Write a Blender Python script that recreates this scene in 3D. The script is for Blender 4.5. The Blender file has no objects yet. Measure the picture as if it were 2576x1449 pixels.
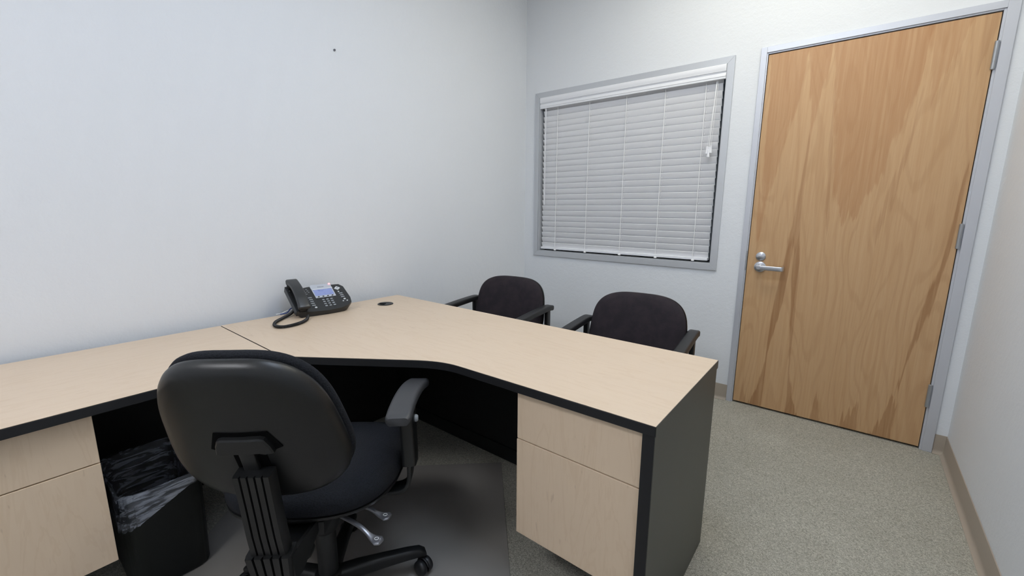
import bpy, bmesh, math, random
from mathutils import Vector, Matrix
random.seed(7)
PI = math.pi
C = bpy.context.scene.collection
SC = bpy.context.scene

# ------------------------------------------------------------------ camera
cam_d = bpy.data.cameras.new('camera')
cam = bpy.data.objects.new('camera', cam_d); C.objects.link(cam)
cam_d.sensor_fit = 'HORIZONTAL'; cam_d.sensor_width = 36.0
cam_d.lens = 1079.09 / 2576 * 36.0
cam_d.clip_start = 0.02
YAW, PITCH, ROLL = 0.6712, -0.1845, 0.0045
fw = Vector((-math.sin(YAW)*math.cos(PITCH), math.cos(YAW)*math.cos(PITCH), math.sin(PITCH)))
rt = Vector((math.cos(YAW), math.sin(YAW), 0)); up = rt.cross(fw)
r2 = rt*math.cos(ROLL) + up*math.sin(ROLL); u2 = -rt*math.sin(ROLL) + up*math.cos(ROLL)
M = Matrix((r2, u2, -fw)).transposed().to_4x4(); M.translation = Vector((2.2547, -3.0141, 1.2619))
cam.matrix_world = M
SC.camera = cam

# ------------------------------------------------------------------ world, exposure
w = bpy.data.worlds.new('world'); SC.world = w; w.use_nodes = True
w.node_tree.nodes['Background'].inputs[0].default_value = (0.35, 0.45, 0.6, 1)
w.node_tree.nodes['Background'].inputs[1].default_value = 0.03
SC.view_settings.view_transform = 'Standard'; SC.view_settings.look = 'None'
SC.view_settings.gamma = 1.0; SC.view_settings.use_curve_mapping = False
SC.view_settings.exposure = 0.0
# ceiling lights: centre, emission strength, colour (the lamps themselves are built below)
LAMPS = [((1.85, -0.90), 9.6, (1.0, 0.96, 0.82)), ((1.75, -2.10), 8.8, (0.84, 0.97, 1.18)), ((1.25, -4.20), 16.5, (0.98, 0.99, 1.03))]

# ------------------------------------------------------------------ helpers
def lin(c):
    return tuple((x/255/12.92 if x/255 <= 0.04045 else ((x/255+0.055)/1.055)**2.4) for x in c) + (1.0,)

def obj(name, bm, mat=None, parent=None, smooth=None, loc=None, rot=None):
    bmesh.ops.recalc_face_normals(bm, faces=bm.faces)
    me = bpy.data.meshes.new(name); bm.to_mesh(me); bm.free()
    o = bpy.data.objects.new(name, me); C.objects.link(o)
    if mat is not None:
        for m in (mat if isinstance(mat, (list, tuple)) else [mat]): me.materials.append(m)
    if parent is not None: o.parent = parent
    if loc is not None: o.location = loc
    if rot is not None: o.rotation_euler = rot
    if smooth is not None:
        me.shade_smooth()
        if smooth < 179: me.set_sharp_from_angle(angle=math.radians(smooth))
    return o

def tag(o, label, cat, group=None):
    o['label'] = label; o['category'] = cat
    if group: o['group'] = group
    return o

def thing(name, label, cat, loc=(0, 0, 0), rz=0.0, group=None):
    o = bpy.data.objects.new(name, None); C.objects.link(o)
    o.empty_display_size = 0.05
    o.location = loc; o.rotation_euler = (0, 0, rz)
    return tag(o, label, cat, group)

def struct(o):
    o['kind'] = 'structure'; return o

def dup(root, loc, rz, label):
    r = root.copy(); C.objects.link(r); r.location = loc; r.rotation_euler = (0, 0, rz); r['label'] = label
    for ch in list(root.children):
        c = ch.copy(); C.objects.link(c); c.parent = r
        for g in list(ch.children):
            d = g.copy(); C.objects.link(d); d.parent = c
    return r

def box(bm, x0, x1, y0, y1, z0, z1, bev=0.0, seg=2):
    b = bmesh.new()
    r = bmesh.ops.create_cube(b, size=1.0)
    for v in b.verts:
        v.co = Vector(((x0+x1)/2 + v.co.x*(x1-x0), (y0+y1)/2 + v.co.y*(y1-y0), (z0+z1)/2 + v.co.z*(z1-z0)))
    if bev > 0:
        bmesh.ops.bevel(b, geom=list(b.edges), offset=bev, segments=seg, profile=0.5, affect='EDGES')
    merge(bm, b)
    return bm

def merge(bm, b, mat=None):
    if mat is not None: b.transform(mat)
    me = bpy.data.meshes.new('tmp'); b.to_mesh(me); b.free(); bm.from_mesh(me); bpy.data.meshes.remove(me)

def loft(bm, rings, cap0=True, cap1=True, closed=True):
    vs = [[bm.verts.new(p) for p in r] for r in rings]
    n = len(rings[0])
    for a, b in zip(vs[:-1], vs[1:]):
        for i in range(n if closed else n-1):
            j = (i+1) % n
            bm.faces.new((a[i], a[j], b[j], b[i]))
    if cap0: bm.faces.new(list(reversed(vs[0])))
    if cap1: bm.faces.new(vs[-1])
    return bm

def prism(bm, poly, z0, z1, bev=0.0, seg=2):
    b = bmesh.new()
    loft(b, [[Vector((x, y, z0)) for x, y in poly], [Vector((x, y, z1)) for x, y in poly]])
    if bev > 0:
        bmesh.ops.recalc_face_normals(b, faces=b.faces)
        es = [e for e in b.edges if len(e.link_faces) == 2 and e.calc_face_angle(0) > 0.5]
        bmesh.ops.bevel(b, geom=es, offset=bev, segments=seg, profile=0.5, affect='EDGES')
    merge(bm, b); return bm

def frames(path):
    T = []
    n = len(path)
    for i in range(n):
        a = path[max(0, i-1)]; b = path[min(n-1, i+1)]
        T.append((b-a).normalized())
    return T

def tube(bm, path, prof, side=None, scale=None, caps=True):
    """sweep a 2-D profile (list of (u,v)) along path; u along 'side', v along side x tangent"""
    path = [Vector(p) for p in path]
    T = frames(path); rings = []
    s = Vector(side).normalized() if side is not None else None
    if s is None:
        s = T[0].orthogonal().normalized()
    for i, p in enumerate(path):
        t = T[i]; sv = (s - t*s.dot(t))
        sv = sv.normalized() if sv.length > 1e-6 else t.orthogonal().normalized()
        if side is None: s = sv
        vv = t.cross(sv)
        k = scale[i] if scale else 1.0
        ku, kv = k if isinstance(k, (tuple, list)) else (k, k)
        rings.append([p + sv*(u*ku) + vv*(v*kv) for u, v in prof])
    loft(bm, rings, caps, caps)
    return bm

def circ(r, n=12):
    return [(r*math.cos(2*PI*i/n), r*math.sin(2*PI*i/n)) for i in range(n)]

def dense(poly, step=0.006):
    out = []
    for a, b in zip(poly, poly[1:]+poly[:1]):
        k = max(1, int(math.hypot(b[0]-a[0], b[1]-a[1])/step))
        out += [(a[0]+(b[0]-a[0])*i/k, a[1]+(b[1]-a[1])*i/k) for i in range(k)]
    return out

def rrect(w, h, r, n=4):
    pts = []
    for cx, cy, a0 in ((w/2-r, h/2-r, 0), (-w/2+r, h/2-r, PI/2), (-w/2+r, -h/2+r, PI), (w/2-r, -h/2+r, 1.5*PI)):
        for i in range(n+1):
            a = a0 + PI/2*i/n
            pts.append((cx+r*math.cos(a), cy+r*math.sin(a)))
    return pts

def sup(a, b, n, t):
    c, s = math.cos(t), math.sin(t)
    return (math.copysign(abs(c)**(2/n), c)*a, math.copysign(abs(s)**(2/n), s)*b)

def lathe(bm, prof, n=24, axis='z', origin=(0, 0, 0), cap=True):
    o = Vector(origin); rings = []
    for r, h in prof:
        ring = []
        for i in range(n):
            a = 2*PI*i/n
            if axis == 'z': p = Vector((r*math.cos(a), r*math.sin(a), h))
            elif axis == 'y': p = Vector((r*math.cos(a), h, -r*math.sin(a)))
            else: p = Vector((h, r*math.cos(a), r*math.sin(a)))
            ring.append(o+p)
        rings.append(ring)
    loft(bm, rings, cap, cap); return bm

def catmull(pts, m=8):
    pts = [Vector(p) for p in pts]; out = []
    P = [pts[0]*2-pts[1]] + pts + [pts[-1]*2-pts[-2]]
    for i in range(1, len(P)-2):
        for k in range(m):
            t = k/m
            a, b, c, d = P[i-1], P[i], P[i+1], P[i+2]
            out.append(0.5*((2*b) + (c-a)*t + (2*a-5*b+4*c-d)*t*t + (3*b-a-3*c+d)*t**3))
    out.append(pts[-1]); return out

NEW = bmesh.new

# ------------------------------------------------------------------ materials
def mat(name, col, rough=0.5, metal=0.0, spec=0.5, bump=None, coat=0.0):
    m = bpy.data.materials.new(name); m.use_nodes = True
    nt = m.node_tree; b = nt.nodes['Principled BSDF']
    b.inputs['Base Color'].default_value = lin(col); b.inputs['Roughness'].default_value = rough
    b.inputs['Metallic'].default_value = metal; b.inputs['Specular IOR Level'].default_value = spec
    b.inputs['Coat Weight'].default_value = coat
    if bump:
        sc, strength, dist = bump
        tc = nt.nodes.new('ShaderNodeTexCoord'); n = nt.nodes.new('ShaderNodeTexNoise')
        n.inputs['Scale'].default_value = sc; n.inputs['Detail'].default_value = 3
        bp = nt.nodes.new('ShaderNodeBump'); bp.inputs['Strength'].default_value = strength; bp.inputs['Distance'].default_value = dist
        nt.links.new(tc.outputs['Object'], n.inputs['Vector']); nt.links.new(n.outputs['Fac'], bp.inputs['Height'])
        nt.links.new(bp.outputs['Normal'], b.inputs['Normal'])
    return m

class N:
    """tiny node-graph helper"""
    def __init__(s, m): s.nt = m.node_tree; s.b = s.nt.nodes['Principled BSDF']
    def n(s, typ, **kw):
        x = s.nt.nodes.new(typ)
        for k, v in kw.items(): setattr(x, k, v)
        return x
    def l(s, a, b): s.nt.links.new(a, b)
    def val(s, sock, v):
        if isinstance(v, (int, float)): sock.default_value = v
        else: s.l(v, sock)
    def math(s, op, a, b=0.0, c=0.0, clamp=False):
        x = s.n('ShaderNodeMath', operation=op, use_clamp=clamp)
        s.val(x.inputs[0], a); s.val(x.inputs[1], b)
        if op in ('MULTIPLY_ADD', 'SMOOTH_MIN'): s.val(x.inputs[2], c)
        return x.outputs[0]
    def smooth(s, v, a, b, o0=0.0, o1=1.0):
        x = s.n('ShaderNodeMapRange', interpolation_type='SMOOTHSTEP')
        s.val(x.inputs['Value'], v); s.val(x.inputs['From Min'], a); s.val(x.inputs['From Max'], b)
        x.inputs['To Min'].default_value = o0; x.inputs['To Max'].default_value = o1
        return x.outputs[0]
    def mix(s, f, a, b):
        x = s.n('ShaderNodeMix', data_type='RGBA'); s.val(x.inputs[0], f)
        for sock, v in ((x.inputs[6], a), (x.inputs[7], b)):
            if isinstance(v, tuple): sock.default_value = v
            else: s.l(v, sock)
        return x.outputs[2]
    def noise(s, vec, scale, detail=3, rough=0.5, dist=0.0):
        x = s.n('ShaderNodeTexNoise'); s.l(vec, x.inputs['Vector'])
        x.inputs['Scale'].default_value = scale; x.inputs['Detail'].default_value = detail
        x.inputs['Roughness'].default_value = rough; x.inputs['Distortion'].default_value = dist
        return x.outputs['Fac']
    def coords(s, scale=(1, 1, 1), loc=(0, 0, 0), rot=(0, 0, 0)):
        tc = s.n('ShaderNodeTexCoord'); mp = s.n('ShaderNodeMapping')
        mp.inputs['Scale'].default_value = scale; mp.inputs['Location'].default_value = loc; mp.inputs['Rotation'].default_value = rot
        s.l(tc.outputs['Object'], mp.inputs['Vector']); return mp.outputs['Vector']
    def bump(s, h, strength, dist):
        x = s.n('ShaderNodeBump'); x.inputs['Strength'].default_value = strength; x.inputs['Distance'].default_value = dist
        s.l(h, x.inputs['Height']); s.l(x.outputs['Normal'], s.b.inputs['Normal'])

def wall_mat(name, col):
    m = mat(name, col, 0.75, spec=0.25); g = N(m); v = g.coords()
    a = g.noise(v, 120, 3, 0.6); b = g.noise(v, 35, 2, 0.5)
    h = g.math('ADD', g.math('MULTIPLY', a, 0.6), b)
    g.bump(h, 0.35, 0.004)
    return m

M_wall = wall_mat('wall_paint', (225, 228, 232))
M_ceil = mat('ceiling_tile', (232, 232, 228), 0.9)

M_carpet = mat('carpet_loop', (150, 146, 133), 0.95, spec=0.1)
g = N(M_carpet); v = g.coords()
wv = g.n('ShaderNodeTexNoise'); g.l(v, wv.inputs['Vector']); wv.inputs['Scale'].default_value = 60; wv.inputs['Detail'].default_value = 2
vm = g.n('ShaderNodeVectorMath', operation='MULTIPLY_ADD'); g.l(wv.outputs['Color'], vm.inputs[0])
vm.inputs[1].default_value = (0.03, 0.03, 0.03); g.l(v, vm.inputs[2])
n1 = g.noise(vm.outputs[0], 190, 3, 0.65, 0.6); n2 = g.noise(v, 420, 2, 0.6); n3 = g.noise(v, 3.0, 3, 0.6)
f = g.smooth(n1, 0.36, 0.66)
col = g.mix(f, lin((148, 145, 133)), lin((218, 215, 202)))
f2 = g.smooth(n2, 0.42, 0.62); col = g.mix(g.math('MULTIPLY', f2, 0.35), col, lin((216, 212, 198)))
f3 = g.smooth(n3, 0.35, 0.7); col = g.mix(g.math('MULTIPLY', f3, 0.12), col, lin((128, 122, 104)))
g.l(col, g.b.inputs['Base Color']); g.bump(g.math('ADD', n1, n2), 0.8, 0.006)

def maple(name, base, dark, along='x'):
    m = mat(name, base, 0.38, spec=0.4); g = N(m)
    sc = {'x': (1.2, 9, 9), 'y': (9, 1.2, 9), 'z': (9, 9, 1.2)}[along]
    v = g.coords(sc)
    n1 = g.noise(v, 1.3, 4, 0.6, 0.8); n2 = g.noise(v, 9, 3, 0.6)
    band = g.math('SINE', g.math('MULTIPLY', n1, 42))
    c = g.mix(g.math('MULTIPLY', g.smooth(band, 0.55, 1.0), 0.16), lin(base), lin(dark))
    c = g.mix(g.math('MULTIPLY', g.smooth(n2, 0.45, 0.75), 0.13), c, lin(dark))
    # short dark pore flecks
    sf = {'x': (14, 70, 70), 'y': (70, 14, 70), 'z': (70, 70, 14)}[along]
    n3 = g.noise(g.coords(sf), 1.0, 2, 0.5); n4 = g.noise(g.coords((2.2, 2.2, 2.2)), 1.0, 2)
    fl = g.math('MULTIPLY', g.smooth(n3, 0.66, 0.74), g.smooth(n4, 0.48, 0.62))
    c = g.mix(g.math('MULTIPLY', fl, 0.4), c, lin((150, 120, 95)))
    g.l(c, g.b.inputs['Base Color'])
    return m
M_maple = maple('maple_laminate', (210, 190, 167), (190, 164, 134), 'x')
M_maple_y = maple('maple_laminate_return', (210, 190, 167), (190, 164, 134), 'y')
M_maple_z = maple('maple_drawer', (220, 198, 172), (200, 172, 140), 'z')

M_edge = mat('black_edge_band', (26, 27, 30), 0.45, spec=0.4)
M_panel = mat('charcoal_laminate', (72, 72, 67), 0.42, spec=0.45, bump=(300, 0.05, 0.001))
M_black = mat('black_panel', (24, 25, 27), 0.5, spec=0.35)
M_alu = mat('satin_aluminium', (196, 199, 204), 0.40, metal=0.3)
M_frame = mat('painted_frame', (200, 203, 211), 0.36, metal=0.3)
M_steel = mat('brushed_steel', (196, 198, 204), 0.33, metal=0.85)
M_hinge = mat('hinge_metal', (165, 168, 172), 0.42, metal=0.7)
M_white = mat('white_vinyl', (234, 235, 239), 0.4, spec=0.4)
M_slat = mat('blind_slat', (236, 236, 238), 0.45, spec=0.4)
M_cord = mat('white_cord', (240, 240, 240), 0.8)
M_base = mat('rubber_base', (164, 153, 140), 0.5, spec=0.4)
M_fabric = mat('black_seat_fabric', (40, 42, 47), 0.9, spec=0.2)
g = N(M_fabric); v = g.coords()
vo = g.n('ShaderNodeTexVoronoi'); g.l(v, vo.inputs['Vector']); vo.inputs['Scale'].default_value = 260
nn = g.noise(v, 90, 3)
g.l(g.mix(g.smooth(vo.outputs['Distance'], 0.1, 0.6), lin((24, 26, 29)), lin((31, 33, 38))), g.b.inputs['Base Color'])
g.bump(g.math('ADD', vo.outputs['Distance'], nn), 0.5, 0.002)
M_fabric2 = mat('guest_fabric', (50, 45, 49), 0.95, spec=0.15)
g = N(M_fabric2); v = g.coords(); n1 = g.noise(v, 14, 4, 0.65); n2 = g.noise(v, 300, 2)
c = g.mix(g.smooth(n1, 0.35, 0.7), lin((47, 43, 47)), lin((55, 49, 53)))
g.l(c, g.b.inputs['Base Color']); g.bump(n2, 0.4, 0.002)
M_plas = mat('black_plastic', (19, 20, 21), 0.38, spec=0.5, bump=(500, 0.12, 0.0008))
M_plas_dk = mat('dark_plastic', (26, 27, 28), 0.45, spec=0.45)
M_pad = mat('arm_pad_rubber', (58, 59, 62), 0.48, spec=0.5, bump=(600, 0.1, 0.0006))
M_gpad = mat('guest_arm_pad', (29, 30, 32), 0.45, spec=0.5)
M_lever = mat('lever_metal', (150, 152, 160), 0.3, metal=0.8)
M_rubber = mat('caster_rubber', (30, 31, 33), 0.4, spec=0.5)
M_bin = mat('bin_plastic', (22, 26, 25), 0.45, spec=0.4)
M_phone = mat('phone_body', (38, 40, 42), 0.38, spec=0.5)
M_hand = mat('handset_plastic', (46, 48, 50), 0.33, spec=0.5)
M_silver = mat('phone_silver', (196, 202, 212), 0.35, metal=0.35)
M_key = mat('phone_key', (140, 145, 150), 0.5)
M_nav = mat('nav_pad', (208, 212, 216), 0.4)
M_ink = mat('dark_ink', (92, 96, 104), 0.6)
M_blue = mat('blue_cable', (52, 70, 128), 0.5)
M_dark = mat('dark_void', (6, 6, 7), 0.9, spec=0.1)  # near black, stands in for the shade inside slots and gaps
M_screw = mat('wall_screw_metal', (98, 98, 104), 0.5, metal=0.4)

def emis(name, col, s):
    m = bpy.data.materials.new(name); m.use_nodes = True; b = m.node_tree.nodes['Principled BSDF']
    b.inputs['Base Color'].default_value = (0.8, 0.8, 0.8, 1)
    b.inputs['Emission Color'].default_value = (*col, 1); b.inputs['Emission Strength'].default_value = s
    return m
M_screen = mat('lcd_screen', (122, 134, 178), 0.15, spec=0.6)
b_ = M_screen.node_tree.nodes['Principled BSDF']; b_.inputs['Emission Color'].default_value = lin((120, 135, 190)); b_.inputs['Emission Strength'].default_value = 0.25
g = N(M_screen); v = g.coords(); n1 = g.noise(v, 45, 2)
g.l(g.mix(g.smooth(n1, 0.5, 0.68), lin((126, 138, 182)), lin((96, 108, 158))), g.b.inputs['Base Color'])
M_led = emis('red_led', (1.0, 0.10, 0.12), 1.5)

def trans(name, col, alpha, rough=0.3, tint=(1, 1, 1)):
    m = mat(name, col, rough, spec=0.5); nt = m.node_tree
    t = nt.nodes.new('ShaderNodeBsdfTransparent'); t.inputs[0].default_value = (*tint, 1)
    mx = nt.nodes.new('ShaderNodeMixShader'); mx.inputs[0].default_value = alpha
    out = nt.nodes['Material Output']
    nt.links.new(t.outputs[0], mx.inputs[1]); nt.links.new(nt.nodes['Principled BSDF'].outputs[0], mx.inputs[2])
    nt.links.new(mx.outputs[0], out.inputs['Surface']); return m
M_mat = trans('chair_mat_vinyl', (166, 161, 156), 0.72, 0.38, (0.72, 0.70, 0.66))
M_liner = trans('bag_film', (205, 210, 222), 0.3, 0.25, (0.9, 0.91, 0.93))
g = N(M_liner); v = g.coords((14, 3.5, 22), rot=(0.5, 0, 0)); n1 = g.noise(v, 2.2, 4, 0.6, 1.0)
g.bump(n1, 0.9, 0.012)
mx = [x for x in M_liner.node_tree.nodes if x.type == 'MIX_SHADER'][0]
g.l(g.smooth(n1, 0.4, 0.66, 0.10, 0.62), mx.inputs[0])
M_glass = trans('window_glass', (200, 205, 210), 0.12, 0.05)

# ---- birch door veneer: contour figure plus dark heartwood flames
def door_mat():
    m = mat('birch_veneer', (183, 138, 90), 0.42, spec=0.35); g = N(m)
    tc = g.n('ShaderNodeTexCoord'); sx = g.n('ShaderNodeSeparateXYZ'); g.l(tc.outputs['Object'], sx.inputs[0])
    x, z = sx.outputs['X'], sx.outputs['Z']          # door local metres: x 0..0.907, z 0..2.122
    big = g.noise(g.coords((3.6, 1, 0.55), (3.3, 0, 1.7)), 1.0, 2, 0.45, 0.2)
    fine = g.noise(g.coords((70, 1, 1.6)), 1.0, 4, 0.65)
    grain = g.noise(g.coords((260, 1, 7)), 1.0, 2, 0.6)
    wob = g.noise(g.coords((34, 1, 4)), 1.0, 3, 0.6)
    tip = g.noise(g.coords((32, 1, 1.0), (7, 0, 3)), 1.0, 3, 0.65)
    zj = g.math('ADD', z, g.math('MULTIPLY', g.math('SUBTRACT', tip, 0.5), 0.42))
    cont = g.math('SINE', g.math('ADD', g.math('MULTIPLY', big, 120), g.math('MULTIPLY', fine, 2.2)))
    base = g.mix(g.smooth(fine, 0.3, 0.7), lin((200, 164, 124)), lin((193, 155, 114)))
    base = g.mix(g.math('MULTIPLY', g.smooth(cont, 0.3, 1.0), 0.13), base, lin((146, 100, 58)))
    base = g.mix(g.math('MULTIPLY', g.smooth(grain, 0.5, 0.75), 0.14), base, lin((140, 96, 58)))
    def flame(stops, strength, ragged, soft):
        """stops: (z, centre x, half width) from low z to high z"""
        z0, z1 = stops[0][0], stops[-1][0]
        t = g.math('DIVIDE', g.math('SUBTRACT', zj, z0), z1-z0, clamp=True)
        cr = g.n('ShaderNodeValToRGB'); g.l(t, cr.inputs[0]); e = cr.color_ramp.elements
        e[0].position = 0.0; e[0].color = (stops[0][1], stops[0][2], 0, 1)
        e[1].position = 1.0; e[1].color = (stops[-1][1], stops[-1][2], 0, 1)
        for zz, cx, hw in stops[1:-1]:
            q = e.new((zz-z0)/(z1-z0)); q.color = (cx, hw, 0, 1)
        sp = g.n('ShaderNodeSeparateColor'); g.l(cr.outputs[0], sp.inputs[0])
        xx = g.math('ADD', x, g.math('MULTIPLY', g.math('SUBTRACT', wob, 0.5), ragged*2))
        d = g.math('ABSOLUTE', g.math('SUBTRACT', xx, sp.outputs[0]))
        msk = g.smooth(g.math('SUBTRACT', sp.outputs[1], d), 0.0, soft)
        ends = 1.0
        if z0 > 0.05: ends = g.smooth(zj, z0-0.01, z0+0.05)
        if z1 < 2.1:
            top = g.smooth(zj, z1+0.01, z1-0.06)
            ends = top if ends == 1.0 else g.math('MULTIPLY', ends, top)
        msk = g.math('MULTIPLY', msk, ends) if ends != 1.0 else msk
        return g.math('MULTIPLY', msk, g.smooth(fine, 0.25, 0.6, strength*0.55, strength))
    dk = lin((136, 88, 48)); md = lin((166, 116, 74))
    for stops, c, st, rg, sf in FLAMES(dk, md):
        base = g.mix(flame(stops, st*(0.8 if c == md else 0.9), rg, sf), base, c)
    g.l(base, g.b.inputs['Base Color'])
    return m

def FLAMES(dk, md):
    return [
        # broad pinkish brown heart panels at the top
        ([(1.25, 0.055, 0.004), (1.50, 0.07, 0.045), (1.80, 0.09, 0.07), (2.125, 0.11, 0.10)], md, 0.50, 0.03, 0.012),
        ([(1.16, 0.47, 0.002), (1.25, 0.46, 0.055), (1.45, 0.48, 0.11), (1.80, 0.50, 0.16), (2.125, 0.50, 0.20)], md, 0.55, 0.03, 0.012),
        ([(1.62, 0.245, 0.002), (1.78, 0.25, 0.014), (1.95, 0.25, 0.042), (2.125, 0.245, 0.060)], md, 0.50, 0.012, 0.008),
        ([(1.70, 0.72, 0.002), (1.95, 0.74, 0.045), (2.125, 0.75, 0.085)], md, 0.40, 0.03, 0.012),
        ([(1.85, 0.86, 0.004), (2.0, 0.875, 0.02), (2.125, 0.885, 0.03)], dk, 0.25, 0.01, 0.008),
        # stem below the V and the two diverging streaks
        ([(1.02, 0.226, 0.034), (1.18, 0.232, 0.022), (1.35, 0.237, 0.011), (1.66, 0.245, 0.007)], dk, 0.42, 0.006, 0.006),
        ([(0.0, 0.125, 0.040), (0.12, 0.148, 0.018), (0.35, 0.160, 0.007), (0.60, 0.178, 0.020), (0.85, 0.203, 0.024), (1.10, 0.222, 0.014)], dk, 0.62, 0.006, 0.006),
        ([(0.0, 0.325, 0.036), (0.12, 0.306, 0.014), (0.35, 0.285, 0.006), (0.60, 0.272, 0.014), (0.85, 0.260, 0.019), (1.10, 0.246, 0.012)], dk, 0.62, 0.006, 0.006),
        # right-hand streak
        ([(0.22, 0.775, 0.003), (0.45, 0.803, 0.010), (0.80, 0.848, 0.020), (1.05, 0.877, 0.015), (1.50, 0.897, 0.006)], dk, 0.60, 0.008, 0.008),
        # flames rising from the bottom edge
        ([(0.0, 0.445, 0.030), (0.10, 0.44, 0.014), (0.20, 0.437, 0.001)], dk, 0.42, 0.008, 0.006),
        ([(0.0, 0.600, 0.048), (0.08, 0.615, 0.026), (0.20, 0.64, 0.001)], dk, 0.45, 0.010, 0.008),
        ([(0.0, 0.750, 0.048), (0.10, 0.765, 0.030), (0.28, 0.80, 0.001)], dk, 0.50, 0.010, 0.008),
        ([(0.0, 0.055, 0.02), (0.08, 0.052, 0.010), (0.18, 0.05, 0.001)], dk, 0.30, 0.008, 0.006),
        # small flames at mid height
        ([(1.02, 0.035, 0.002), (1.15, 0.04, 0.018), (1.32, 0.045, 0.03)], md, 0.5, 0.012, 0.008),
        ([(1.10, 0.385, 0.002), (1.22, 0.375, 0.014), (1.55, 0.350, 0.012), (1.85, 0.335, 0.006)], dk, 0.30, 0.010, 0.008),
        ([(1.05, 0.595, 0.002), (1.18, 0.60, 0.018), (1.35, 0.63, 0.022), (1.6, 0.67, 0.014), (1.85, 0.69, 0.006)], dk, 0.26, 0.016, 0.010),
    ]
M_door = door_mat()

# ------------------------------------------------------------------ room shell
W, H, YR = 2.754, 3.05, -5.60
XD0, XD1 = 1.7055, 2.7000          # door frame outside
WX0, WX1, WZ0, WZ1 = 0.146, 1.531, 0.905, 2.130   # window opening
b = NEW(); box(b, -0.12, W+0.12, YR-0.12, 0.12, -0.10, 0.0); struct(obj('floor', b, M_carpet))
b = NEW(); box(b, -0.12, W+0.12, YR-0.12, 0.12, H, H+0.1); struct(obj('ceiling', b, M_ceil))
b = NEW(); box(b, -0.12, 0.0, YR-0.12, 0.12, 0, H); struct(obj('wall_left', b, M_wall))
b = NEW(); box(b, W, W+0.12, YR-0.12, 0.12, 0, H); struct(obj('wall_right', b, M_wall))
b = NEW(); box(b, 0, W, YR-0.12, YR, 0, H); struct(obj('wall_front', b, M_wall))
b = NEW()
dx0, dx1, dz1 = 1.735, 2.668, 2.148
box(b, 0, WX0, 0, 0.12, 0, H); box(b, WX0, WX1, 0, 0.12, 0, WZ0); box(b, WX0, WX1, 0, 0.12, WZ1, H)
box(b, WX1, dx0, 0, 0.12, 0, H); box(b, dx0, dx1, 0, 0.12, dz1, H); box(b, dx1, W, 0, 0.12, 0, H)
struct(obj('wall_back', b, M_wall))

# cove baseboards
def cove(name, p0, p1, nrm):
    p0 = Vector(p0); p1 = Vector(p1); n = Vector(nrm)
    prof = [(0.0005, 0.104), (0.0035, 0.104), (0.0045, 0.100), (0.0045, 0.022), (0.006, 0.014), (0.010, 0.007), (0.017, 0.0035), (0.021, 0.002), (0.021, 0.0), (0.0005, 0.0)]
    b = NEW()
    loft(b, [[p + n*u + Vector((0, 0, v)) for u, v in prof] for p in (p0, p1)])
    return struct(obj(name, b, M_base, smooth=40))
cove('baseboard_back', (0.0, 0, 0), (XD0-0.001, 0, 0), (0, -1, 0))
cove('baseboard_corner', (XD1+0.007, 0, 0), (W, 0, 0), (0, -1, 0))
cove('baseboard_right', (W, 0, 0), (W, YR, 0), (-1, 0, 0))
cove('baseboard_left', (0, YR, 0), (0, 0, 0), (1, 0, 0))

# ---- window frame and glass
def mitre_frame(bm, x0, x1, z0, z1, wd, y0, y1):
    """picture-frame ring, mitred corners, in the xz plane between y0 (front) and y1"""
    o = [(x0, z0), (x1, z0), (x1, z1), (x0, z1)]; i = [(x0+wd, z0+wd), (x1-wd, z0+wd), (x1-wd, z1-wd), (x0+wd, z1-wd)]
    for k in range(4):
        j = (k+1) % 4
        bb = NEW()
        q = [o[k], o[j], i[j], i[k]]
        loft(bb, [[Vector((x, y0, z)) for x, z in q], [Vector((x, y1, z)) for x, z in q]])
        bmesh.ops.recalc_face_normals(bb, faces=bb.faces)
        bmesh.ops.bevel(bb, geom=list(bb.edges), offset=0.0012, segments=1, affect='EDGES')
        merge(bm, bb)
b = NEW(); mitre_frame(b, 0.1035, 1.5703, 0.8649, 2.1675, 0.0405, -0.012, -0.0005)
win = struct(obj('window_1', b, M_alu))
b = NEW(); mitre_frame(b, 0.1465, 1.5305, 0.9055, 2.1295, 0.004, -0.010, 0.11)
obj('window_frame', b, M_alu, win)
b = NEW(); mitre_frame(b, 0.151, 1.526, 0.910, 2.125, 0.02, 0.085, 0.11)
obj('glazing_bead', b, M_dark, win)
b = NEW(); box(b, 0.171, 1.506, 0.094, 0.099, 0.930, 2.105); obj('window_pane', b, M_glass, win)

# ---- blind
bl = thing('window_blind', 'closed white horizontal slat blind hanging in the aluminium framed window', 'window blind', (0.838, 0.03, 0.91))
def L(x, y, z): return Vector((x-0.838, y-0.03, z-0.91))
SX0, SX1 = 0.163, 1.505
b = NEW()
prof = [(0.004, 2.143-0.013), (-0.010, 2.1295), (-0.016, 2.124), (-0.0175, 2.112), (-0.0165, 2.100), (-0.0135, 2.092), (-0.0135, 2.0885), (-0.0085, 2.087),
        (-0.0085, 2.083), (-0.0045, 2.081), (-0.0045, 2.077), (-0.011, 2.075), (-0.0135, 2.066), (-0.0135, 2.058), (-0.011, 2.056), (-0.011, 2.046), (-0.008, 2.044), (0.004, 2.044)]
loft(b, [[L(x, y, z) for y, z in prof] for x in (0.1515, 1.5255)])
obj('valance', b, M_white, bl, smooth=25)
b = NEW(); box(b, SX0-0.838, SX1-0.838, 0.006-0.03, 0.060-0.03, 2.060-0.91, 2.110-0.91, 0.002); obj('head_rail', b, M_white, bl)
NS = 26; pitch = (2.045-0.945)/(NS-1)
b = NEW()
th = math.radians(67)
ring = []
for k in range(7):
    s = -0.025 + 0.05*k/6; c = 0.0016*(1-(s/0.025)**2)
    ring.append((s, c+0.0026))
for k in range(6, -1, -1):
    s = -0.025 + 0.05*k/6; c = 0.0016*(1-(s/0.025)**2)
    ring.append((s, c-0.0026))
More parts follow.
